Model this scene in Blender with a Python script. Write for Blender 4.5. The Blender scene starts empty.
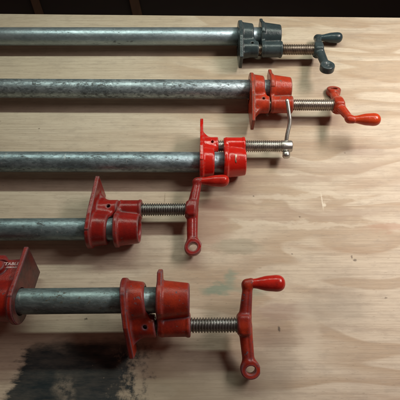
import bpy, math, random
import numpy as np
random.seed(4)
S = bpy.context.scene
COL = S.collection
MM = 0.001
R = math.radians

# ------------------------------------------------------------------ nodes
class NT:
    def __init__(s, name, world=False):
        if world:
            s.m = bpy.data.worlds.new(name)
        else:
            s.m = bpy.data.materials.new(name)
        s.m.use_nodes = True
        s.t = s.m.node_tree
        s.t.nodes.clear()
    def n(s, typ, **kw):
        nd = s.t.nodes.new(typ)
        for k, v in kw.items():
            setattr(nd, k, v)
        return nd
    def put(s, sock, v):
        if isinstance(v, bpy.types.NodeSocket):
            s.t.links.new(v, sock)
        elif v is not None:
            if isinstance(v, (tuple, list)) and sock.type == 'RGBA' and len(v) == 3:
                v = (*v, 1)
            sock.default_value = v
    def math(s, op, a, b=None, c=None, clamp=False):
        nd = s.n('ShaderNodeMath', operation=op, use_clamp=clamp)
        for i, v in enumerate((a, b, c)):
            if v is not None:
                s.put(nd.inputs[i], v)
        return nd.outputs[0]
    def coord(s):
        return s.n('ShaderNodeTexCoord').outputs['Object']
    def map(s, v, loc=(0, 0, 0), rot=(0, 0, 0), scale=(1, 1, 1)):
        nd = s.n('ShaderNodeMapping')
        s.put(nd.inputs[0], v)
        nd.inputs[1].default_value = loc; nd.inputs[2].default_value = rot; nd.inputs[3].default_value = scale
        return nd.outputs[0]
    def noise(s, v, scale, detail=4, rough=.55, dist=0, col=False):
        nd = s.n('ShaderNodeTexNoise')
        s.put(nd.inputs['Vector'], v)
        nd.inputs['Scale'].default_value = scale; nd.inputs['Detail'].default_value = detail
        nd.inputs['Roughness'].default_value = rough; nd.inputs['Distortion'].default_value = dist
        return nd.outputs[1 if col else 0]
    def ramp(s, f, stops, interp='LINEAR'):
        nd = s.n('ShaderNodeValToRGB')
        nd.color_ramp.interpolation = interp
        e = nd.color_ramp.elements
        while len(e) < len(stops): e.new(.5)
        for i, (p, c) in enumerate(stops):
            e[i].position = p
            e[i].color = (*c, 1) if isinstance(c, tuple) else (c, c, c, 1)
        s.put(nd.inputs[0], f)
        return nd.outputs[0]
    def step(s, f, a, b):            # smooth 0..1 between a and b
        nd = s.n('ShaderNodeMapRange', interpolation_type='SMOOTHSTEP')
        s.put(nd.inputs[0], f); nd.inputs[1].default_value = a; nd.inputs[2].default_value = b
        return nd.outputs[0]
    def mix(s, f, a, b, mode='MIX'):
        nd = s.n('ShaderNodeMix', data_type='RGBA', blend_type=mode)
        s.put(nd.inputs[0], f); s.put(nd.inputs[6], a); s.put(nd.inputs[7], b)
        return nd.outputs[2]
    def vadd(s, a, b, op='ADD'):
        nd = s.n('ShaderNodeVectorMath', operation=op)
        s.put(nd.inputs[0], a)
        if op == 'SCALE': s.put(nd.inputs[3], b)
        else: s.put(nd.inputs[1], b)
        return nd.outputs['Value'] if op in ('LENGTH', 'DISTANCE') else nd.outputs[0]
    def vlen(s, a):
        nd = s.n('ShaderNodeVectorMath', operation='LENGTH'); s.put(nd.inputs[0], a)
        return nd.outputs['Value']
    def bump(s, h, strength, dist):
        nd = s.n('ShaderNodeBump')
        s.put(nd.inputs['Height'], h); nd.inputs['Strength'].default_value = strength
        nd.inputs['Distance'].default_value = dist
        return nd.outputs[0]
    def out(s, **kw):
        p = s.n('ShaderNodeBsdfPrincipled')
        for k, v in kw.items():
            s.put(p.inputs[k.replace('_', ' ')], v)
        o = s.n('ShaderNodeOutputMaterial')
        s.t.links.new(p.outputs[0], o.inputs[0])
        return s.m

def ao_edge(t, dist):                 # worn convex edges
    b = t.n('ShaderNodeBevel', samples=4); b.inputs[0].default_value = dist
    g = t.n('ShaderNodeNewGeometry')
    d = t.n('ShaderNodeVectorMath', operation='DOT_PRODUCT')
    t.put(d.inputs[0], b.outputs[0]); t.put(d.inputs[1], g.outputs['Normal'])
    return t.math('SUBTRACT', 1.0, d.outputs['Value'])

def mat_paint(name, col, col2, wear, rough=.3, metalcol=(.22, .2, .19), seed=0., grime=.5, spec=.35):
    t = NT(name)
    v = t.map(t.coord(), loc=(seed, seed * .7, seed * .3))
    n1 = t.noise(v, 38, 5, .6)
    n2 = t.noise(v, 420, 4, .65)
    n3 = t.noise(v, 140, 4, .6)
    base = t.mix(t.step(n1, .38, .66), col, col2)
    base = t.mix(t.math('MULTIPLY', t.step(n3, .55, .75), grime), base, tuple(c * .25 + .006 for c in col))
    e = ao_edge(t, .0032)
    ed = t.math('MULTIPLY', t.step(e, .010, .05), t.step(n3, .56 - .45 * wear, .66 - .3 * wear))
    chip = t.step(t.math('ADD', t.math('MULTIPLY', n3, .6), t.math('MULTIPLY', n2, .4)), .70 - .115 * wear, .72 - .115 * wear)
    w = t.math('MAXIMUM', t.math('MULTIPLY', ed, min(1, wear * 1.6)), chip)
    film = t.noise(v, 75, 6, .75)
    base = t.mix(t.math('MULTIPLY', t.step(film, .44, .70), .75 * grime), base, tuple(c * .22 + .004 for c in col))
    spk = t.step(t.noise(v, 900, 2, .5), .66, .72)
    base = t.mix(t.math('MULTIPLY', spk, .5 * grime), base, (.02, .012, .01))
    base = t.mix(w, base, t.mix(n2, metalcol, tuple(c * .45 for c in metalcol)))
    h = t.math('ADD', t.math('ADD', t.noise(v, 260, 3, .6), t.math('MULTIPLY', t.noise(v, 900, 3, .6), .45)), t.math('MULTIPLY', w, -.35))
    r = t.math('ADD', t.math('MULTIPLY', n3, .25), rough - .16)
    r = t.math('ADD', r, t.math('MULTIPLY', w, .25))
    return t.out(Base_Color=base, Roughness=r, Normal=t.bump(h, .38, .0006), Specular_IOR_Level=spec)

def mat_pipe(name, c1, c2, dark, seed, mott=.5, rough=.36):
    t = NT(name)
    v = t.map(t.coord(), loc=(seed, seed, 0), scale=(.55, 1, 1))
    a = t.noise(v, 60, 5, .65)
    b = t.noise(v, 330, 5, .7)
    c = t.noise(t.map(t.coord(), loc=(seed, 0, 3), scale=(.12, 1, 1)), 120, 4, .6)
    base = t.mix(t.step(a, .35, .65), c1, c2)
    vo = t.n('ShaderNodeTexVoronoi'); t.put(vo.inputs['Vector'], t.vadd(v, t.vadd(t.noise(v, 150, 2, .5, col=True), .006, 'SCALE'))); vo.inputs['Scale'].default_value = 430
    sg = t.n('ShaderNodeSeparateColor'); t.put(sg.inputs[0], vo.outputs['Color'])
    base = t.mix(t.math('MULTIPLY', t.step(sg.outputs[0], .2, 1.), .55 * mott), base, tuple(x * .42 for x in c2))
    base = t.mix(t.math('MULTIPLY', t.step(sg.outputs[1], .5, 1.), .35 * mott), base, tuple(x * 1.4 for x in c1))
    spots = t.step(t.math('ADD', t.math('MULTIPLY', b, .6), t.math('MULTIPLY', a, .4)), .60 - .09 * mott, .66 - .05 * mott)
    base = t.mix(t.math('MULTIPLY', spots, .85), base, dark)
    base = t.mix(t.math('MULTIPLY', t.step(c, .6, .72), .5), base, tuple(x * 1.5 for x in c1))
    rr = t.math('ADD', t.math('MULTIPLY', b, .3), rough - .1)
    rr = t.math('ADD', rr, t.math('MULTIPLY', spots, .18))
    met = t.math('SUBTRACT', .72, t.math('MULTIPLY', spots, .4))
    h = t.math('ADD', t.math('MULTIPLY', b, .6), t.math('MULTIPLY', c, .5))
    sc = t.step(t.noise(t.map(t.coord(), loc=(seed, 4, 1), rot=(0, 0, .5), scale=(1, .08, 1)), 300, 2, .5), .68, .72)
    base = t.mix(t.math('MULTIPLY', sc, .35), base, (.55, .58, .58))
    return t.out(Base_Color=base, Metallic=met, Roughness=rr, Normal=t.bump(h, .45, .0007))

def mat_steel(name, col, rough, seed=0., dirt=.5, metallic=.9):
    t = NT(name)
    v = t.map(t.coord(), loc=(seed, 0, 0))
    a = t.noise(v, 90, 4, .6); b = t.noise(v, 500, 3, .6)
    base = t.mix(t.math('MULTIPLY', t.step(a, .45, .7), dirt), col, (col[0] * .35, col[1] * .3, col[2] * .25))
    sc = t.step(t.noise(t.map(t.coord(), loc=(seed, 4, 1), rot=(0, 0, .5), scale=(1, .08, 1)), 300, 2, .5), .68, .72)
    base = t.mix(t.math('MULTIPLY', sc, .35), base, (.55, .58, .58))
    return t.out(Base_Color=base, Metallic=metallic, Roughness=t.math('ADD', t.math('MULTIPLY', a, .25), rough - .1),
                 Normal=t.bump(b, .2, .0003))

def mat_flat(name, col, rough=.8, metallic=0.):
    t = NT(name)
    v = t.coord()
    a = t.noise(v, 200, 3)
    return t.out(Base_Color=t.mix(a, tuple(c * .75 for c in col), tuple(c * 1.25 for c in col)), Roughness=rough, Metallic=metallic)

def mat_plywood():
    t = NT('plywood')
    p = t.coord()
    big = t.noise(t.map(p, scale=(1, 2.2, 1)), 2.6, 3, .5)
    # slow warp, then long contour-like growth bands
    wv = t.noise(t.map(p, loc=(.37, .1, 0), scale=(1, 1.6, 1)), 3.4, 2, .5, col=True)
    wp = t.vadd(p, t.vadd(t.vadd(wv, (.5, .5, .5), 'SUBTRACT'), .10, 'SCALE'))
    f = t.noise(t.map(wp, loc=(.9, .33, 0), scale=(.9, 4.4, 1)), 2.8, 2.5, .45)
    ring = t.math('FRACT', t.math('MULTIPLY', f, 6.5))
    tri = t.math('ABSOLUTE', t.math('SUBTRACT', t.math('MULTIPLY', ring, 2), 1))
    ringmask = t.step(p_x(t, p), -.16, .10)                                   # cathedral figure on the right-hand veneer
    band = t.math('MULTIPLY', t.step(ring, .15, .88), t.step(ring, 1.0, .90))
    fib = t.noise(t.map(p, scale=(9, 420, 1)), 1.0, 5, .6)
    fib2 = t.noise(t.map(p, loc=(2, 5, 0), scale=(34, 900, 1)), 1.0, 3, .6)
    spk = t.noise(t.map(p, scale=(120, 520, 1)), 1.0, 2, .5)
    fib3 = t.noise(t.map(p, loc=(7, 2, 0), scale=(70, 2300, 1)), 1.0, 2, .6)
    pore = t.step(t.noise(t.map(p, loc=(1, 9, 0), scale=(160, 1500, 1)), 1.0, 1, .5), .70, .76)
    light = (.61, .515, .405); mid = (.42, .305, .205); brown = (.35, .225, .14)
    base = t.mix(t.step(big, .3, .7), light, (.56, .46, .345))
    base = t.mix(t.math('MULTIPLY', t.math('MULTIPLY', band, ringmask), .80), base, mid)
    f2 = t.noise(t.map(wp, loc=(3.1, 1.3, 0), scale=(1.5, 11, 1)), 2.4, 4, .55)
    base = t.mix(t.math('MULTIPLY', t.step(f2, .48, .68), t.math('ADD', t.math('MULTIPLY', ringmask, .5), .14)), base, brown)
    base = t.mix(t.math('MULTIPLY', t.step(fib, .42, .68), .42), base, (.33, .25, .18))
    base = t.mix(t.math('MULTIPLY', t.step(fib3, .45, .75), .34), base, (.30, .225, .16))
    base = t.mix(t.math('MULTIPLY', pore, .45), base, (.16, .11, .08))
    base = t.mix(t.math('MULTIPLY', t.step(fib2, .50, .75), .30), base, (.68, .60, .48))
    mot = t.noise(t.map(p, scale=(1, 2.5, 1)), 42, 6, .7)
    base = t.mix(t.math('MULTIPLY', t.step(mot, .46, .72), .34), base, (.30, .24, .19))
    drt = t.noise(t.map(p, loc=(4, 1, 0), scale=(1, 1.5, 1)), 11, 5, .65)
    base = t.mix(t.math('MULTIPLY', t.step(drt, .5, .75), .30), base, (.30, .235, .19))
    base = t.mix(t.math('MULTIPLY', t.step(spk, .66, .74), .35), base, (.22, .17, .12))
    # ---- stains and painted crank shadows, with shapes of their own
    dn = t.noise(t.map(p, scale=(1, 2.4, 1)), 28, 4, .6, col=True)
    dp = t.vadd(p, t.vadd(t.vadd(dn, (.5, .5, .5), 'SUBTRACT'), .035, 'SCALE'))
    def blob(x, y, rx, ry, soft=.35, src=dp):
        d = t.vlen(t.vadd(t.vadd(src, (x * MM, y * MM, 0), 'SUBTRACT'), (1 / (rx * MM), 1 / (ry * MM), 0), 'MULTIPLY'))
        return t.step(d, 1 + soft, 1 - soft)
    def stain_or_shade(base, col, k, *a, **kw):
        return t.mix(t.math('MULTIPLY', blob(*a, **kw), k), base, col)
    base = stain_or_shade(base, (.36, .22, .16), .55, 10, 222, 26, 34)       # crimson clamp's crank shadow, painted reddish into the board colour
    base = stain_or_shade(base, (.36, .24, .18), .35, 60, 236, 60, 12)
    base = stain_or_shade(base, (.20, .19, .13), .38, 46, 190, 26, 9)        # grey smudge
    base = stain_or_shade(base, (.09, .22, .17), .55, 22, 137, 17, 7, .6)    # green stain
    base = stain_or_shade(base, (.10, .24, .19), .42, 36, 151, 7, 9, .6)
    base = stain_or_shade(base, (.12, .25, .20), .35, 62, 137, 20, 6, .7)
    base = stain_or_shade(base, (.30, .20, .17), .42, 92, 112, 34, 9, .5)  # shadow beside the nearest clamp's crank, painted as a pinkish patch
    base = stain_or_shade(base, (.28, .23, .18), .42, 150, 115, 40, 20, .4)
    base = stain_or_shade(base, (.22, .17, .13), .40, 84, 60, 22, 40, .6)
    base = stain_or_shade(base, (.20, .17, .12), .62, 10, 34, 62, 34, .6)
    base = stain_or_shade(base, (.24, .21, .14), .45, -62, 40, 40, 40, .6)
    base = stain_or_shade(base, (.42, .25, .17), .6, 246, 216, 34, 6, .5)
    base = stain_or_shade(base, (.38, .28, .21), .5, 200, 306, 60, 8, .5)
    base = stain_or_shade(base, (.38, .28, .21), .45, 60, 262, 50, 6, .5)
    base = stain_or_shade(base, (.66, .57, .45), .45, 150, 262, 90, 4, .5)
    base = stain_or_shade(base, (.66, .57, .45), .45, 130, 222, 90, 4, .5)
    base = stain_or_shade(base, (.66, .57, .45), .40, 120, 90, 14, 30, .5)
    base = stain_or_shade(base, (.36, .26, .19), .6, 175, 238, 62, 8, .5)
    base = stain_or_shade(base, (.36, .26, .19), .55, 120, 290, 82, 7, .5)
    base = stain_or_shade(base, (.34, .26, .2), .35, 170, 92, 60, 3, .6)
    wn = t.noise(p, 900, 3, .6, col=True)
    pn = t.vadd(p, t.vadd(t.vadd(wn, (.5, .5, .5), 'SUBTRACT'), .0035, 'SCALE'))
    for (x, y, rx, ry, c) in ((88.3, 93, 1.3, 3, (.05, .035, .025)), (187, 174, 2.2, 1.4, (.10, .07, .05)), (184, 178, 1, 2.2, (.12, .08, .06)),
                              (127, 232, 1.2, .8, (.14, .09, .06)), (-46, 258, .5, 7, (.22, .16, .1)), (70, 262, 1, 1, (.1, .07, .05)),
                              (158.5, 255, .7, 12, (.72, .64, .52)), (160.5, 249, 2.2, 2.4, (.74, .66, .54)), (-128.8, 104, 1.8, 1.0, (.03, .025, .02)),
                              (112, 182, .8, .8, (.1, .07, .05)), (215, 128, 1.4, .8, (.14, .1, .07)), (200, 330, 1.2, .7, (.2, .14, .1)),
                              (-290, 385, 3, .7, (.16, .12, .08)), (-230, 372, 1.4, 1, (.16, .12, .08))):
        base = t.mix(t.math('MULTIPLY', blob(x, y, rx, ry, .5, pn), .75), base, c)
    # long diagonal pencil scratch
    # dark teal brushed paint patch
    bn = t.noise(t.map(p, scale=(26, 95, 1)), 1.0, 6, .7)
    bn2 = t.noise(p, 130, 4, .6)
    X = p_x(t, dp); Y = p_y(t, dp)
    jit = t.math('MULTIPLY', t.math('SUBTRACT', bn, .5), .045)
    m = t.math('MULTIPLY', t.step(t.math('ADD', t.math('ADD', X, jit), t.math('MULTIPLY', Y, -.30)), -.217, -.206),
               t.step(t.math('ADD', t.math('ADD', X, t.math('MULTIPLY', jit, 1.3)), t.math('MULTIPLY', t.math('SUBTRACT', bn2, .5), .10)), -.050, -.088))
    m = t.math('MULTIPLY', m, t.step(t.math('ADD', Y, t.math('MULTIPLY', jit, .3)), .088, .066))
    hole = t.math('MULTIPLY', blob(-143, 31, 8, 13, .8), t.step(bn2, .34, .62))
    hole2 = t.math('MULTIPLY', blob(-68, 34, 12, 28, .9), t.step(bn2, .38, .64))
    flk = t.step(t.noise(p, 170, 4, .6), .70, .74)
    m = t.math('MULTIPLY', m, t.math('SUBTRACT', 1, t.math('MAXIMUM', t.math('MAXIMUM', t.math('MULTIPLY', hole, .35), t.math('MULTIPLY', hole2, .7)), t.math('MULTIPLY', flk, .6))))
    m = t.math('MULTIPLY', m, t.math('ADD', .87, t.math('MULTIPLY', t.step(bn, .3, .7), .13)))
    base = t.mix(m, base, (.008, .018, .023))
    h = t.math('ADD', t.math('ADD', t.math('MULTIPLY', fib, 1.), t.math('MULTIPLY', fib2, .6)), t.math('MULTIPLY', spk, .4))
    return t.out(Base_Color=base, Roughness=t.math('ADD', .5, t.math('MULTIPLY', fib, .25)), Specular_IOR_Level=.35, Normal=t.bump(h, .25, .0006))

def p_x(t, p):
    nd = t.n('ShaderNodeSeparateXYZ'); t.put(nd.inputs[0], p); return nd.outputs[0]
def p_y(t, p):
    nd = t.n('ShaderNodeSeparateXYZ'); t.put(nd.inputs[0], p); return nd.outputs[1]

# ------------------------------------------------------------------ objects
def mesh_obj(name, verts, faces, mat, parent=None, smooth=True):
    me = bpy.data.meshes.new(name)
    me.from_pydata([tuple(map(float, v)) for v in verts], [], [tuple(map(int, f)) for f in faces])
    if smooth:
        me.polygons.foreach_set('use_smooth', [True] * len(me.polygons))
    me.materials.append(mat)
    me.update()
    o = bpy.data.objects.new(name, me)
    COL.objects.link(o)
    if parent: o.parent = parent
    return o

class Frame:
    """local (a, u, w) in millimetres -> metres inside the thing: a along the pipe,
       u from the pipe to the screw, w square to both and upward"""
    def __init__(s, sgn, roll, z):
        c, si = math.cos(R(roll)), math.sin(R(roll))
        s.u = np.array((0, sgn * c, -si)); s.w = np.array((0, sgn * si, c)); s.z = z; s.sgn = sgn
    def pts(s, v):
        v = np.asarray(v, float)
        o = v[:, :1] * np.array((1., 0, 0)) + v[:, 1:2] * s.u + v[:, 2:3] * s.w
        o[:, 2] += s.z
        return o * MM

def flipf(faces, sgn):
    return faces if sgn > 0 else [tuple(reversed(f)) for f in faces]

# --- signed distance helpers (all in mm)
def smin(a, b, k):
    h = np.clip(.5 + .5 * (b - a) / k, 0, 1)
    return b * (1 - h) + a * h - k * h * (1 - h)
def smax(a, b, k): return -smin(-a, -b, k)
def cylx(A, U, W, cu, cw, r, a0, a1, rd=1.):
    d = np.hypot(U - cu, W - cw) - (r - rd); e = np.abs(A - (a0 + a1) / 2) - ((a1 - a0) / 2 - rd)
    return np.minimum(np.maximum(d, e), 0) + np.hypot(np.maximum(d, 0), np.maximum(e, 0)) - rd
def conex(A, U, W, cu, cw, r0, r1, a0, a1, rd=1.):
    r = r0 + (r1 - r0) * np.clip((A - a0) / (a1 - a0), 0, 1)
    d = np.hypot(U - cu, W - cw) - (r - rd); e = np.abs(A - (a0 + a1) / 2) - ((a1 - a0) / 2 - rd)
    return np.minimum(np.maximum(d, e), 0) + np.hypot(np.maximum(d, 0), np.maximum(e, 0)) - rd
def box(A, U, W, c, h, rd=1.):
    q = [np.abs(X - c[i]) - (h[i] - rd) for i, X in enumerate((A, U, W))]
    return np.sqrt(sum(np.maximum(x, 0) ** 2 for x in q)) + np.minimum(np.maximum(np.maximum(q[0], q[1]), q[2]), 0) - rd
def poly2(X, Y, P):
    d = np.full(X.shape, 1e9); s = np.ones(X.shape)
    n = len(P)
    for i in range(n):
        (x0, y0), (x1, y1) = P[i], P[i - 1]
        ex, ey = x1 - x0, y1 - y0
        wx, wy = X - x0, Y - y0
        t = np.clip((wx * ex + wy * ey) / (ex * ex + ey * ey), 0, 1)
        d = np.minimum(d, (wx - ex * t) ** 2 + (wy - ey * t) ** 2)
        c1 = Y >= y0; c2 = Y < y1; c3 = ex * wy > ey * wx
        fl = (c1 & c2 & c3) | (~c1 & ~c2 & ~c3)
        s = np.where(fl, -s, s)
    return s * np.sqrt(d)
def extr(d2, X, x0, x1, rd=.8):
    d = d2 + rd; e = np.abs(X - (x0 + x1) / 2) - ((x1 - x0) / 2 - rd)
    return np.minimum(np.maximum(d, e), 0) + np.hypot(np.maximum(d, 0), np.maximum(e, 0)) - rd
def caps(A, U, W, p, q, r0, r1, sc=(1, 1, 1)):
    p = np.array(p, float); q = np.array(q, float); e = q - p
    ee = sum((e[i] / sc[i]) ** 2 for i in range(3))
    t = np.clip(((A - p[0]) * e[0] / sc[0] ** 2 + (U - p[1]) * e[1] / sc[1] ** 2 + (W - p[2]) * e[2] / sc[2] ** 2) / ee, 0, 1)
    return np.sqrt(((A - p[0] - e[0] * t) / sc[0]) ** 2 + ((U - p[1] - e[1] * t) / sc[1]) ** 2 + ((W - p[2] - e[2] * t) / sc[2]) ** 2) - (r0 + (r1 - r0) * t)

def surface(fn, lo, hi, h):
    """surface nets on a numpy grid"""
    ax = [np.arange(lo[i] - h * 1.5, hi[i] + h * 2.5, h) for i in range(3)]
    A, U, W = np.meshgrid(*ax, indexing='ij')
    D = fn(A, U, W)
    ins = D < 0
    nx, ny, nz = D.shape
    cnt = np.zeros((nx - 1, ny - 1, nz - 1)); acc = np.zeros((nx - 1, ny - 1, nz - 1, 3))
    def sl(o): return tuple(slice(o[i], (nx, ny, nz)[i] - 1 + o[i]) for i in range(3))
    for axis in range(3):
        o1, o2 = [(1, 2), (0, 2), (0, 1)][axis]
        for b1 in (0, 1):
            for b2 in (0, 1):
                s = [0, 0, 0]; s[o1] = b1; s[o2] = b2
                e = list(s); e[axis] = 1
                d0 = D[sl(s)]; d1 = D[sl(e)]
                cr = (d0 < 0) != (d1 < 0)
                with np.errstate(divide='ignore', invalid='ignore'):
                    t = np.where(cr, d0 / (d0 - d1), 0)
                cnt += cr
                for k in range(3):
                    acc[..., k] += np.where(cr, (t if k == axis else s[k]), 0)
    act = cnt > 0
    idx = -np.ones(cnt.shape, int); idx[act] = np.arange(act.sum())
    ii = np.argwhere(act)
    v = (ii + acc[act] / cnt[act][:, None]) * h + np.array([a[0] for a in ax])
    F = []
    for axis in range(3):
        o1, o2 = [(1, 2), (2, 0), (0, 1)][axis]
        s0 = [slice(1, -1)] * 3; s0[axis] = slice(0, -1)
        s1 = [slice(1, -1)] * 3; s1[axis] = slice(1, None)
        a = ins[tuple(s0)]; b = ins[tuple(s1)]
        for flag, rev in ((a & ~b, False), (~a & b, True)):
            q = np.argwhere(flag)
            q[:, o1] += 1; q[:, o2] += 1
            def g(d1, d2):
                r = q.copy(); r[:, o1] -= d1; r[:, o2] -= d2
                return idx[r[:, 0], r[:, 1], r[:, 2]]
            quad = np.stack([g(1, 1), g(0, 1), g(0, 0), g(1, 0)], 1)
            if rev: quad = quad[:, ::-1]
            F.append(quad)
    return v, [tuple(x) for x in np.concatenate(F).tolist()]

VOX = .75
CACHE = {}
def shape(key, fn, lo, hi, h=VOX):
    if key not in CACHE: CACHE[key] = surface(fn, lo, hi, h)
    return CACHE[key]

# --- castings
def f_sliding(L, hw, bl):
    def fn(A, U, W):
        out = poly2(U, W, [(-12, -21), (8, -24.5), (22, -24), (L, -hw), (L, hw), (22, 24), (8, 24.5), (-12, 21)])
        out = np.minimum(out, np.hypot(U, W) - 23)
        d = extr(out, A, 0, 5.2, .7)
        ring = conex(A, U, W, 0, 0, 21.5, 18.6, 0, 23, 2.6)
        boss = cylx(A, U, W, 27, 0, 12, 2, 30, 1.6)
        web = box(A, U, W, (13, 14, 0), (11, 13, 9.5), 2)
        body = smin(smin(ring, boss, 6.), web, 5.)
        gus = extr(poly2(A, U, [(2, 24), (24, 30), (15, 38), (4.5, L - 12), (2, L - 12)]), W, -6.5, 6.5, 1.6)
        body = smin(body, gus, 3.)
        d = smin(d, body, 3.2)
        d = smax(d, -(np.hypot(U, W) - 13.9), .8)
        d = smax(d, -(np.hypot(U - 27, W) - 8.6 + 100 * (A < 8)), .6)
        hole = np.maximum(np.hypot(A - 20, U - 25) - 2.1, 5 - W)
        return smax(d, -hole, .4)
    return fn
def f_fixed(tab):
  def fn(A, U, W):
      fl = np.minimum(np.hypot(U, W) - 22, poly2(U, W, ([(-31, -7), (-31, 7)] if tab else [(-20, -6), (-20, 6)]) + [(-14, 15), (27, 12.5), (27, -12.5), (-14, -15)]))
      fl = np.minimum(fl, np.hypot(U - 27, W) - 12.5)
      fl = np.where(U > 10, fl + 1.5, fl)
      d = extr(fl, A, 0, 5, 1.2)
      ring = conex(A, U, W, 0, 0, 21., 17.0, 0, 31, 1.6)
      boss = cylx(A, U, W, 27, 0, 11.6, 3, 31.5, 1.4)
      boss = smin(boss, cylx(A, U, W, 27, 0, 12.3, 27.5, 31.5, 1.3), 1.)
      web = box(A, U, W, (15, 15.5, 0), (12, 5, 7), 2)
      body = smin(smin(ring, boss, 1.2), web, 2.2)
      d = smin(d, body, 2.4)
      d = smax(d, -(np.hypot(U, W) - 13.5 - np.clip(A - 28.5, 0, 4) * .6), .6)
      return smax(d, -(np.hypot(U - 27, W) - 8.3), .5)
  return fn
def f_crank(eye):
    def fn(A, U, W):   # U = toward the knob, W = square to the crank
        hub = box(A, U, W, (6, 0, 0), (6.2, 10.5, 10), 3.6)
        hub = smin(hub, cylx(A, U, W, 0, 0, 10.5, -1.5, 11, 2), 3)
        up = caps(A, U, W, (6.5, 3, 0), (10.5, 38, 0), 7.0, 5.2, (1, 1, .85))
        cor = caps(A, U, W, (9.5, 39, 0), (14, 40.5, 0), 5.6, 5.0)
        dn = caps(A, U, W, (7, -3, 0), (10, -42, 0), 7.2, 6.2, (1, 1, .75))
        ec = np.hypot(A - 11.5, U + 48.5) - (10.4 - 1.6)
        e2 = np.abs(W) - (4.8 - 1.6)
        ed = np.minimum(np.maximum(ec, e2), 0) + np.hypot(np.maximum(ec, 0), np.maximum(e2, 0)) - 1.6
        d = smin(smin(smin(hub, up, 3), cor, 3), smin(dn, ed, 5), 3)
        for s in (1, -1):
            d = smax(d, -caps(A, U, W, (9.5, -14, s * 6.6), (11.2, -36, s * 6.2), 2.2, 2.2), 1.)
            d = smax(d, -caps(A, U, W, (9.3, 13, s * 7.0), (11, 32, s * 6.0), 2.0, 2.0), 1.)
        if eye: d = smax(d, -(np.hypot(A - 11.5, U + 48.5) - 4.9), 1.)
        else:
            d = smax(d, -(np.sqrt((A - 11.5) ** 2 + (U + 48.5) ** 2 + ((np.abs(W) - 6.4) * 1.6) ** 2) - 5.6), 1.)
            d = smin(d, np.sqrt((A - 11.5) ** 2 + (U + 48.5) ** 2 + (np.abs(W) - 3.2) ** 2) - 1.6, .6)
        return d
    return fn
def f_tail(A, U, W):
    # plate faces +a at a in [-5,0]; the body reaches back to negative a
    pl = poly2(U, W, [(-8, -23), (54, -24), (54, 24), (-8, 23)])
    pl = np.minimum(pl, np.hypot(U, W) - 23.5)
    d = extr(pl, A, -5, 0, .6)
    ring = cylx(A, U, W, 0, 0, 20.5, -60, -3.5, 1.6)
    body = extr(poly2(A, U, [(-4.5, -4), (-4.5, 43), (-20, 42.5), (-26, 49), (-70, 49), (-70, -4)]), W, -17, 17, 2.)
    body = smin(body, ring, 2.5)
    nub = np.hypot(A + 28, U - 31) - 7.6
    nub = extr(nub, W, 10, 20.5, 1.2)
    gro = np.maximum(np.abs(np.hypot(A + 28, U - 31) - 9.2) - 1.2, 15.2 - W)
    body = smax(smin(body, nub, 1.), -gro, .8)
    body = smax(body, -box(A, U, W, (-30, 1, 20.5), (3.2, 30, 3), 1), .8)
    d = smin(d, body, 2.5)
    return smax(d, -(np.hypot(U, W) - 14.3), .8)

def tube(fr, a0, a1, r, ri, cu=0, seg=64, n=2, cham=.8, wob=0.):
    prof = [(a0, ri), (a0, r - cham), (a0 + cham, r)]
    prof += [(a0 + (a1 - a0) * i / n, r) for i in range(1, n)]
    prof += [(a1 - cham, r), (a1, r - cham), (a1, ri)]
    if ri > 0: prof += [(a1 - 25, ri)]
    v = []
    for i, (a, rr) in enumerate(prof):
        for k in range(seg):
            t = 2 * math.pi * k / seg
            v.append((a, cu + rr * math.cos(t), rr * math.sin(t)))
    f = []
    for i in range(len(prof) - 1):
        for k in range(seg):
            k2 = (k + 1) % seg
            f.append((i * seg + k, i * seg + k2, (i + 1) * seg + k2, (i + 1) * seg + k))
    if ri > 0:
        i = len(prof) - 1
        f.append(tuple(i * seg + k for k in range(seg)))
    return v, f

def thread(a0, a1, pitch=3.0, r=7.9, depth=1.5, cu=27, seg=40, plain=0.):
    v = []; f = []
    per = 10
    n = int((a1 - a0) / pitch * per) + 1
    def rad(ph):
        ph %= 1.
        if ph < .30: return r
        if ph < .46: return r - depth * (ph - .30) / .16
        if ph < .82: return r - depth
        return r - depth + depth * (ph - .82) / .18
    for i in range(n + 1):
        a = a0 + (a1 - a0) * i / n
        for k in range(seg):
            t = 2 * math.pi * k / seg
            rr = rad((a - a0) / pitch - k / seg) - .16 * abs(math.sin(a * 1.7 + k * .9) * math.sin(a * .61 - k * 2.3))
            v.append((a, cu + rr * math.cos(t), rr * math.sin(t)))
    rings = n + 1
    prof = []
    if plain:
        prof = [(a1 + .2, r - 1.2), (a1 + .8, r - .1), (a1 + 1.5, r - .1), (a1 + plain - 1.2, r - .1), (a1 + plain, r - .8), (a1 + plain, .01)]
    else:
        prof = [(a1 + .01, .01)]
    for (a, rr) in prof:
        for k in range(seg):
            t = 2 * math.pi * k / seg
            v.append((a, cu + rr * math.cos(t), rr * math.sin(t)))
    rings += len(prof)
    for i in range(rings - 1):
        for k in range(seg):
            k2 = (k + 1) % seg
            f.append((i * seg + k, i * seg + k2, (i + 1) * seg + k2, (i + 1) * seg + k))
    f.append(tuple(range(seg)))
    return v, f

def lathe(prof, seg=40):
    v = []; f = []
    for (a, rr) in prof:
        for k in range(seg):
            t = 2 * math.pi * k / seg
            v.append((a, rr * math.cos(t), rr * math.sin(t)))
    for i in range(len(prof) - 1):
        for k in range(seg):
            k2 = (k + 1) % seg
            f.append((i * seg + k, i * seg + k2, (i + 1) * seg + k2, (i + 1) * seg + k))
    f.append(tuple(range(seg))); f.append(tuple((len(prof) - 1) * seg + k for k in reversed(range(seg))))
    return v, f

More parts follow.
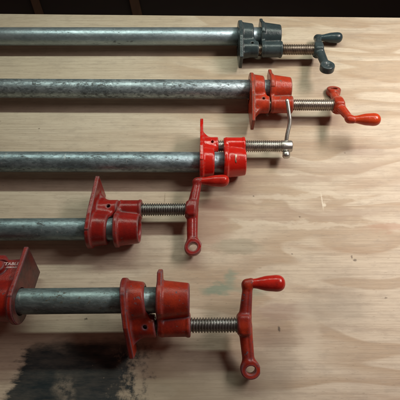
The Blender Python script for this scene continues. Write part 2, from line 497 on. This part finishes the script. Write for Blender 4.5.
def spline(pts, n=8):
    out = []
    P = [pts[0]] + list(pts) + [pts[-1]]
    for i in range(1, len(P) - 2):
        for k in range(n):
            t = k / n
            p0, p1, p2, p3 = (np.array(P[i + j], float) for j in (-1, 0, 1, 2))
            out.append(.5 * ((2 * p1) + (-p0 + p2) * t + (2 * p0 - 5 * p1 + 4 * p2 - p3) * t * t + (-p0 + 3 * p1 - 3 * p2 + p3) * t ** 3))
    out.append(np.array(pts[-1], float))
    return out

def rod_mesh(pts, r, seg=20, taper=None):
    v = []; f = []
    pts = [np.array(p, float) for p in pts]
    up = np.array((1., 0, 0))
    for i, p in enumerate(pts):
        d = pts[min(i + 1, len(pts) - 1)] - pts[max(i - 1, 0)]
        d /= np.linalg.norm(d)
        x = np.cross(d, up); x /= np.linalg.norm(x); y = np.cross(d, x)
        rr = r if taper is None else taper[i]
        for k in range(seg):
            t = 2 * math.pi * k / seg
            v.append(p + rr * (x * math.cos(t) + y * math.sin(t)))
    for i in range(len(pts) - 1):
        for k in range(seg):
            k2 = (k + 1) % seg
            f.append((i * seg + k, (i + 1) * seg + k, (i + 1) * seg + k2, i * seg + k2))
    f.append(tuple(range(seg))); f.append(tuple((len(pts) - 1) * seg + k for k in reversed(range(seg))))
    return v, f

def add(fr, name, vf, mat, parent, da=0., smooth=True, lean=0., sa=1.):
    v, f = vf
    v = np.array(v, float); v[:, 0] = v[:, 0] * sa + da + lean * v[:, 1]
    return mesh_obj(name, fr.pts(v), flipf(f, fr.sgn), mat, parent, smooth)

M_hole = mat_flat('dark_recess', (.01, .009, .008), .9)
knob_prof = [(9, 2.), (9.5, 4.6), (12, 4.9), (16, 4.8), (20, 5.2), (25, 6.4), (30, 7.5), (36, 8.0), (41, 8.3), (45, 7.7), (47.8, 6.0), (49.4, 3.6), (50, 1.2)]
def smooth_prof(p):
    q = spline([(a, b, 0) for a, b in p], 4)
    return [(x[0], max(x[1], .05)) for x in q]
KNOB = smooth_prof(knob_prof)

def clamp(label, x, y, z, sgn, roll, yaw, plate_a, gap_a, screw_end, paint, knobm, pipem, steel, left, crank=None, eye=True,
          L=60, hw=20, bl=0, pipe_r=13.35, wear_plate=None, pitch=3.0, lean=0., tab=True, kk=(1., 1.), shear=0., js=1., fs=1.):
    root = bpy.data.objects.new('pipe_clamp', None)
    COL.objects.link(root)
    root.location = (x * MM, y * MM, 0)
    root.rotation_euler = (0, 0, R(yaw))
    root.empty_display_size = .02
    root['label'] = label; root['category'] = 'pipe clamp'; root['group'] = 'pipe clamps laid side by side on the plywood'
    fr = Frame(sgn, roll, z)
    add(fr, 'pipe', tube(fr, left, gap_a + 21, pipe_r, 10.6), pipem, root)
    sj = add(fr, 'sliding_jaw', shape(('s', L, hw), f_sliding(L, hw, bl), (0, -24, -25), (31, L, 25)), paint, root, plate_a, lean=lean, sa=js)
    fx = add(fr, 'fixed_head', shape(('f', tab), f_fixed(tab), (0, -31, -23), (32, 40, 23)), paint, root, gap_a, sa=fs)
    plain = 0 if crank is not None else 14
    sc = add(fr, 'screw', thread(plate_a + 8, screw_end - plain, pitch=pitch, plain=plain), steel, root)
    if crank is not None:
        # crank frame about the screw axis
        c, s_ = math.cos(R(crank)), math.sin(R(crank))
        def cf(v):
            v = np.array(v, float)
            v[:, 1] *= np.where(v[:, 1] > 0, kk[0], kk[1])
            v[:, 0] += shear * v[:, 1]
            return np.stack([v[:, 0], 27 + v[:, 1] * c + v[:, 2] * s_, -v[:, 1] * s_ + v[:, 2] * c], 1)
        v, f = shape(('c', eye), f_crank(eye), (-3, -62, -11), (20, 48, 11), .6)
        hd = add(fr, 'crank_handle', (cf(v), f), paint, root, screw_end)
        v, f = lathe(KNOB)
        v = np.array(v, float); v[:, 1] += 40
        kb = add(fr, 'knob', (cf(v), f), knobm, hd, screw_end)
    return root, fr, sj, fx

# ------------------------------------------------------------------ materials
P_grey = mat_paint('slate_enamel', (.030, .045, .050), (.045, .064, .070), .35, .30, (.20, .20, .19), 1.3, .35)
P_orange = mat_paint('orange_red_enamel', (.46, .040, .014), (.33, .032, .014), .75, .30, (.20, .13, .10), 5.1, .45)
P_red = mat_paint('bright_red_enamel', (.60, .014, .007), (.50, .012, .007), .22, .22, (.45, .40, .36), 9.2, .2, .6)
P_crim = mat_paint('crimson_enamel', (.31, .014, .010), (.21, .012, .010), .6, .30, (.24, .18, .18), 13.4, .4)
P_worn = mat_paint('worn_red_enamel', (.36, .030, .010), (.23, .018, .011), .9, .38, (.17, .12, .15), 17.7, .6)
K_red = mat_paint('knob_red', (.50, .018, .010), (.40, .018, .012), .25, .2, (.10, .08, .08), 3.3, .4)
K_orange = mat_paint('knob_orange', (.50, .050, .012), (.42, .036, .012), .2, .2, (.15, .08, .06), 4.3, .3)
K_grey = mat_paint('knob_slate', (.026, .042, .050), (.035, .055, .064), .25, .24, (.2, .2, .2), 6.3, .3)
G1 = mat_pipe('galvanised_smooth', (.36, .44, .48), (.27, .34, .38), (.10, .12, .13), 1., .35, .36)
G2 = mat_pipe('galvanised_mottled', (.36, .43, .46), (.21, .26, .29), (.07, .08, .08), 5., 1., .42)
G3 = mat_pipe('galvanised_aged', (.31, .40, .44), (.19, .25, .28), (.07, .08, .08), 9., .8, .40)
G4 = mat_pipe('galvanised_dull', (.25, .33, .35), (.16, .22, .24), (.06, .07, .07), 12., .6, .42)
G5 = mat_pipe('galvanised_tarnished', (.25, .33, .34), (.16, .22, .23), (.07, .06, .04), 15., .6, .40)
S_brown = mat_steel('oiled_steel', (.30, .25, .21), .36, 1, .6)
S_bright = mat_steel('plated_steel', (.50, .49, .46), .32, 2, .6)
S_worn = mat_steel('dull_screw_steel', (.44, .40, .36), .34, 7, .8)
S_dark = mat_steel('blackened_steel', (.26, .26, .25), .34, 3, .5)
M_bare = mat_steel('bare_casting', (.40, .36, .32), .55, 5, .7, .35)

# ------------------------------------------------------------------ the five clamps
clamp('slate grey pipe clamp, farthest from the viewer along the back edge of the plywood',
      0, 532, 24, -1, 3, 0, 59, 93.5, 175, P_grey, K_grey, G1, S_brown, -620, crank=180 - 19, eye=False, L=53, hw=12, pitch=2.7, kk=(1., 1.13), shear=.06)
clamp('orange-red pipe clamp with its crank knob lowest and pointing right, second from the back edge',
      0, 422.5, 25.5, -1, 3, -.35, 70.5, 98.5, 188, P_orange, K_orange, G2, S_worn, -620, crank=-28, hw=11, L=62, pitch=2.8, kk=(1.12, 1.), js=.88, fs=.98)
r3, fr3, sj3, fx3 = clamp('bright red pipe clamp with a bent steel sliding bar through its screw end',
      0, 298.5, 25, 1, 5, -.15, 0, 31, 122, P_red, K_red, G3, S_bright, -620, L=60, hw=18, pitch=2.6, tab=False, js=.80, fs=.90)
clamp('crimson pipe clamp with its knob touching the head of the sliding bar clamp',
      0, 204.5, 25, 1, 5, .3, -131, -100, -16, P_crim, K_red, G4, S_dark, -620, crank=-14, kk=(.93, .98), shear=.08, L=62, hw=22.5, pitch=2.8, tab=False, lean=.05, fs=.92)
r5, fr5, sj5, fx5 = clamp('worn red pipe clamp nearest the viewer, beside the dark teal paint',
      0, 114.2, 46, -1, 29, .6, -79, -44, 40, P_worn, K_red, G5, S_dark, -420, crank=174, kk=(1.06, .93), fs=1.07, L=58, hw=10, lean=.1, pitch=3.0)

# sliding bar of the bright red clamp
# screw axis in world of r3 frame
def T(fr, p): return fr.pts([p])[0] / MM
sx = 114.
ctr = T(fr3, (sx, 27, 0))
bar_pts = [ctr + np.array((0, -9.5, -2)), ctr, ctr + np.array((1.5, 12, 7)), ctr + np.array((5, 27, 15)), ctr + np.array((4, 38, 21)), ctr + np.array((1.5, 56, 29))]
pp = spline(bar_pts, 8)
tp = [2.7] * len(pp); tp[-1] = 1.6; tp[-2] = 2.5
v, f = rod_mesh(pp, 2.7, taper=tp)
bar = mesh_obj('sliding_bar', np.array(v) * MM, f, S_bright, r3)
b0 = bar_pts[0]; dirv = (bar_pts[0] - bar_pts[1]); dirv /= np.linalg.norm(dirv)
prof = [(-1.5, 2.6), (-1, 4.6), (1, 5.2), (4.5, 5.2), (6.3, 4.2), (6.8, 2)]
v, f = rod_mesh([b0 + dirv * a for a, _ in prof], 1, 24, taper=[q for _, q in prof])
mesh_obj('end_stop', np.array(v) * MM, f, S_bright, bar)
# plain shank collar of hole is part of the screw; little paint chip on the fixed head
def chip_on(fr, head, a, ang, da, dt, rad, seed):
    rnd = random.Random(seed)
    n = 14; pts = []
    for lay, off in ((0, -.1), (1, .22)):
        for k in range(n):
            t = 2 * math.pi * k / n
            q = 1 + rnd.uniform(-.18, .18) if lay == 0 else None
            pts.append((t, lay, off))
    rr = [1 + rnd.uniform(-.2, .2) for _ in range(n)]
    v = []
    for (t, lay, off) in pts:
        k = int(round(t / (2 * math.pi) * n)) % n
        aa = a + da * rr[k] * math.cos(t); an = ang + dt * rr[k] * math.sin(t)
        r_ = rad - (aa - 45) * .14 if rad > 18 else rad
        v.append((aa, (r_ + off) * math.cos(an), (r_ + off) * math.sin(an)))
    f = [tuple(range(n, 2 * n))] + [(k, (k + 1) % n, n + (k + 1) % n, n + k) for k in range(n)]
    return v, f
v, f = chip_on(fr3, fx3, 45, R(112), 1.3, .30, 19.3, 3)
add(fr3, 'paint_chip', (v, f), mat_flat('bare_primer', (.75, .62, .50), .6), fx3)

# bare worn faces on the gusset of the bright red clamp

# tail jaw of the nearest clamp, turned the other way round the pipe
frt = Frame(1, 17, 45.5)
tj = add(frt, 'tail_jaw', shape('t', f_tail, (-71, -25, -25), (0, 54, 25)), mat_paint('tail_jaw_paint', (.36, .018, .008), (.24, .013, .010), .8, .34, (.15, .11, .13), 21.3, .6), r5, -187)
tj['label'] = 'red tail jaw with a dark bare face plate and cast lettering'
pl = []
# bare dark clamping face, a thin machined pad on the jaw plate
def pad():
    P = [(-9, -21), (53, -22.8), (53, 22.8), (-9, 21)]
    n = 48; v = []; f = []
    outer = []
    per = [(P[i], P[(i + 1) % 4]) for i in range(4)]
    for (p, q) in per:
        for k in range(n // 4):
            t = k / (n // 4); outer.append((p[0] + (q[0] - p[0]) * t, p[1] + (q[1] - p[1]) * t))
    N = len(outer)
    for a in (-.4, .35):
        for (u, w) in outer:
            if u < 0 : 
                l = math.hypot(u, w); k = 22.6 / l; u, w = (u * k, w * k) if True else (u, w)
            v.append((a, u, w))
        for (u, w) in outer:
            l = math.hypot(u, w); v.append((a, u * 14.6 / l, w * 14.6 / l))
    for k in range(N):
        k2 = (k + 1) % N
        f.append((2 * N + k, 2 * N + k2, 3 * N + k2, 3 * N + k))
        f.append((k, k2, 2 * N + k2, 2 * N + k))
        f.append((3 * N + k, 3 * N + k2, N + k2, N + k))
    return v, f
v, f = pad()
m_pad = mat_paint('worn_dark_face', (.075, .028, .026), (.15, .030, .024), .5, .45, (.10, .09, .095), 25., .6)
add(frt, 'face_pad', (v, f), m_pad, tj, -187, smooth=False)

def text_obj(body, size, a, u, w, fr, mat, parent, name='raised_lettering'):
    cu = bpy.data.curves.new(name, 'FONT'); cu.body = body; cu.size = size * MM
    cu.extrude = .35 * MM; cu.align_x = 'RIGHT'; cu.space_character = 1.05
    cu.bevel_depth = .10 * MM; cu.bevel_resolution = 1; cu.offset = .05 * MM
    o = bpy.data.objects.new(name, cu); COL.objects.link(o)
    dg = bpy.context.evaluated_depsgraph_get()
    me = bpy.data.meshes.new_from_object(o.evaluated_get(dg))
    bpy.data.objects.remove(o)
    v = np.array([p.co[:] for p in me.vertices]) / MM
    f = [tuple(p.vertices) for p in me.polygons]
    vv = np.stack([a + v[:, 0], u + v[:, 1], w + v[:, 2]], 1)
    return mesh_obj(name, fr.pts(vv), f, mat, parent, False)
m_txt = mat_flat('worn_letter_faces', (.62, .45, .45), .4)
text_obj('ADJUSTABLE', 5.4, -187 - 6.5, 33.8, 17.0, frt, m_txt, tj)
text_obj('CLAMP CO. CHICAGO', 2.6, -187 - 6.5, 30.2, 17.0, frt, m_txt, tj)

# ------------------------------------------------------------------ debris on the board
def flake(name, label, x, y, pts, z0, h, mat):
    n = len(pts)
    v = [(px * MM, py * MM, 0) for px, py in pts] + [(px * .85 * MM, py * .85 * MM, h * MM * (1 + .3 * math.sin(i))) for i, (px, py) in enumerate(pts)]
    f = [tuple(reversed(range(n))), tuple(range(n, 2 * n))] + [(i, (i + 1) % n, n + (i + 1) % n, n + i) for i in range(n)]
    o = mesh_obj(name, v, f, mat, None, False)
    o.location = (x * MM, y * MM, z0 * MM)
    o['label'] = label; o['category'] = name.replace('_', ' ')
    return o
flake('wood_chip', 'tiny pale splinter of wood between jaw and head of the nearest clamp', -43.5, 107.5,
      [(-1.6, -2.2), (-.4, -.6), (.9, -2.4), (1.7, -1.9), (.7, .3), (1.1, 2.4), (.1, 2.5), (-.4, .6), (-1.5, 2.2), (-2.0, 1.5), (-1.1, 0)], .2, 1.1, mat_flat('pale_wood', (.7, .62, .5)))

# ------------------------------------------------------------------ the board and what lies beyond it
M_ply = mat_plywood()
def board():
    th = 18
    yl, yr = 612 + 4.0, 612 - 5.5
    X0, X1, Y0 = -640., 640., -320.
    sl = (yr - yl) / 680.
    P = [(X0, Y0), (X1, Y0), (X1, 611 + sl * X1), (X0, 611 + sl * X0)]
    v = []
    for (z, ins) in ((0, 1.2), (-1.2, 0), (-th, 0)):
        for (px, py) in P:
            v.append(((px - math.copysign(ins, px)) * MM, (py - math.copysign(ins, py)) * MM, z * MM))
    f = [(0, 1, 2, 3), (11, 10, 9, 8)]
    for i in range(4):
        j = (i + 1) % 4
        f.append((4 + i, 4 + j, j, i)); f.append((8 + i, 8 + j, 4 + j, 4 + i))
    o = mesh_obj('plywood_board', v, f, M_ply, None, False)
    o['label'] = 'large pale plywood board carrying the five clamps, stained green and dark teal in places'
    o['category'] = 'plywood board'
    return o
board()

def beam(name, p, q, wd, th, mat, label, cat, taper=1.):
    p = np.array(p, float); q = np.array(q, float); d = q - p; L = np.linalg.norm(d); d /= L
    s = np.cross(d, (0, 0, 1.)); s /= np.linalg.norm(s); u = np.cross(s, d)
    c = min(wd, th) * .08
    cs = [(-wd / 2 + c, -th / 2), (wd / 2 - c, -th / 2), (wd / 2, -th / 2 + c), (wd / 2, th / 2 - c), (wd / 2 - c, th / 2), (-wd / 2 + c, th / 2), (-wd / 2, th / 2 - c), (-wd / 2, -th / 2 + c)]
    v = []
    N = 9
    for i in range(N):
        t = i / (N - 1); k = 1 + (taper - 1) * t
        for (a, b) in cs:
            v.append((p + d * L * t + s * a * k + u * b * k + s * 3 * math.sin(t * 5)) * MM - np.array(p) * MM)
    n = len(cs)
    f = [tuple(range(n)), tuple(reversed(range((N - 1) * n, N * n)))]
    for i in range(N - 1):
        for k in range(n):
            k2 = (k + 1) % n
            f.append((i * n + k, (i + 1) * n + k, (i + 1) * n + k2, i * n + k2))
    o = mesh_obj(name, v, f, mat, None, False)
    o.location = tuple(np.array(p) * MM)
    o['label'] = label; o['category'] = cat
    return o
tw = NT('dark_stained_wood')
g = tw.noise(tw.map(tw.coord(), scale=(30, 6, 6)), 3, 4)
M_wood = tw.out(Base_Color=tw.mix(g, (.05, .026, .014), (.10, .055, .03)), Roughness=.6)
def fl(px, py, z):  # a point beyond the back edge, found on the level z
    s, c = math.sin(R(28)), math.cos(R(28)); v = py - 200
    k = (482 - z) / (c + v / 420 * s)
    return ((px - 200) / 420 * k, (s - v / 420 * c) * k, z)
FZ = -420
beam('wooden_slat', (-350, 740, FZ + 12), (-690, 1600, FZ + 12), 26, 20, M_wood,
     'dark brown slanting wooden slat on the floor beyond the board, at the far left', 'wooden slat')
beam('wooden_slat', (-115, 740, FZ + 14), (-300, 1600, FZ + 14), 30, 22, M_wood,
     'dark brown upright-looking wooden slat on the floor behind the board, nearer the middle', 'wooden slat')
tf = NT('dark_floor')
g = tf.noise(tf.coord(), 6, 5)
M_floor = tf.out(Base_Color=tf.mix(g, (.008, .006, .005), (.026, .018, .014)), Roughness=.75)
o = mesh_obj('floor', [(-4, -3, FZ * MM), (4, -3, FZ * MM), (4, 5, FZ * MM), (-4, 5, FZ * MM)], [(0, 1, 2, 3)], M_floor, None, False)
o['kind'] = 'structure'

# ------------------------------------------------------------------ light
w = NT('World', world=True)
bg = w.n('ShaderNodeBackground'); bg.inputs[0].default_value = (1., .50, .40, 1); bg.inputs[1].default_value = .062
wo = w.n('ShaderNodeOutputWorld'); w.t.links.new(bg.outputs[0], wo.inputs[0])
S.world = w.m

def area(name, loc, target, sx, sy, power, col, spread=180):
    l = bpy.data.lights.new(name, 'AREA'); l.shape = 'RECTANGLE'; l.size = sx; l.size_y = sy
    l.energy = power; l.color = col; l.spread = R(spread)
    o = bpy.data.objects.new(name, l); COL.objects.link(o)
    o.location = loc
    from mathutils import Vector
    d = Vector(target) - Vector(loc)
    # keep local X of the lamp along world X
    z = (-d).normalized(); x = Vector((1, 0, 0)); x = (x - z * x.dot(z)).normalized(); y = z.cross(x)
    from mathutils import Matrix
    o.rotation_euler = Matrix((x, y, z)).transposed().to_euler()
    return o
area('tube_lamp', (.0, .60, .57), (.0, .48, 0), .9, .032, 2.2, (.90, 1., .86), 150)
area('warm_lamp', (.60, .46, .66), (.36, .27, 0), .16, .50, 2.15, (1., .90, .84), 88)

# ------------------------------------------------------------------ camera
cd = bpy.data.cameras.new('camera'); cam = bpy.data.objects.new('camera', cd); COL.objects.link(cam)
cam.location = (0, 0, .482); cam.rotation_euler = (R(28), 0, 0)
cd.sensor_width = 36; cd.lens = 36 * 420 / 400; cd.clip_start = .01; cd.clip_end = 50
S.camera = cam
S.view_settings.view_transform = 'Standard'; S.view_settings.look = 'None'; S.view_settings.gamma = 1
S.view_settings.exposure = .03
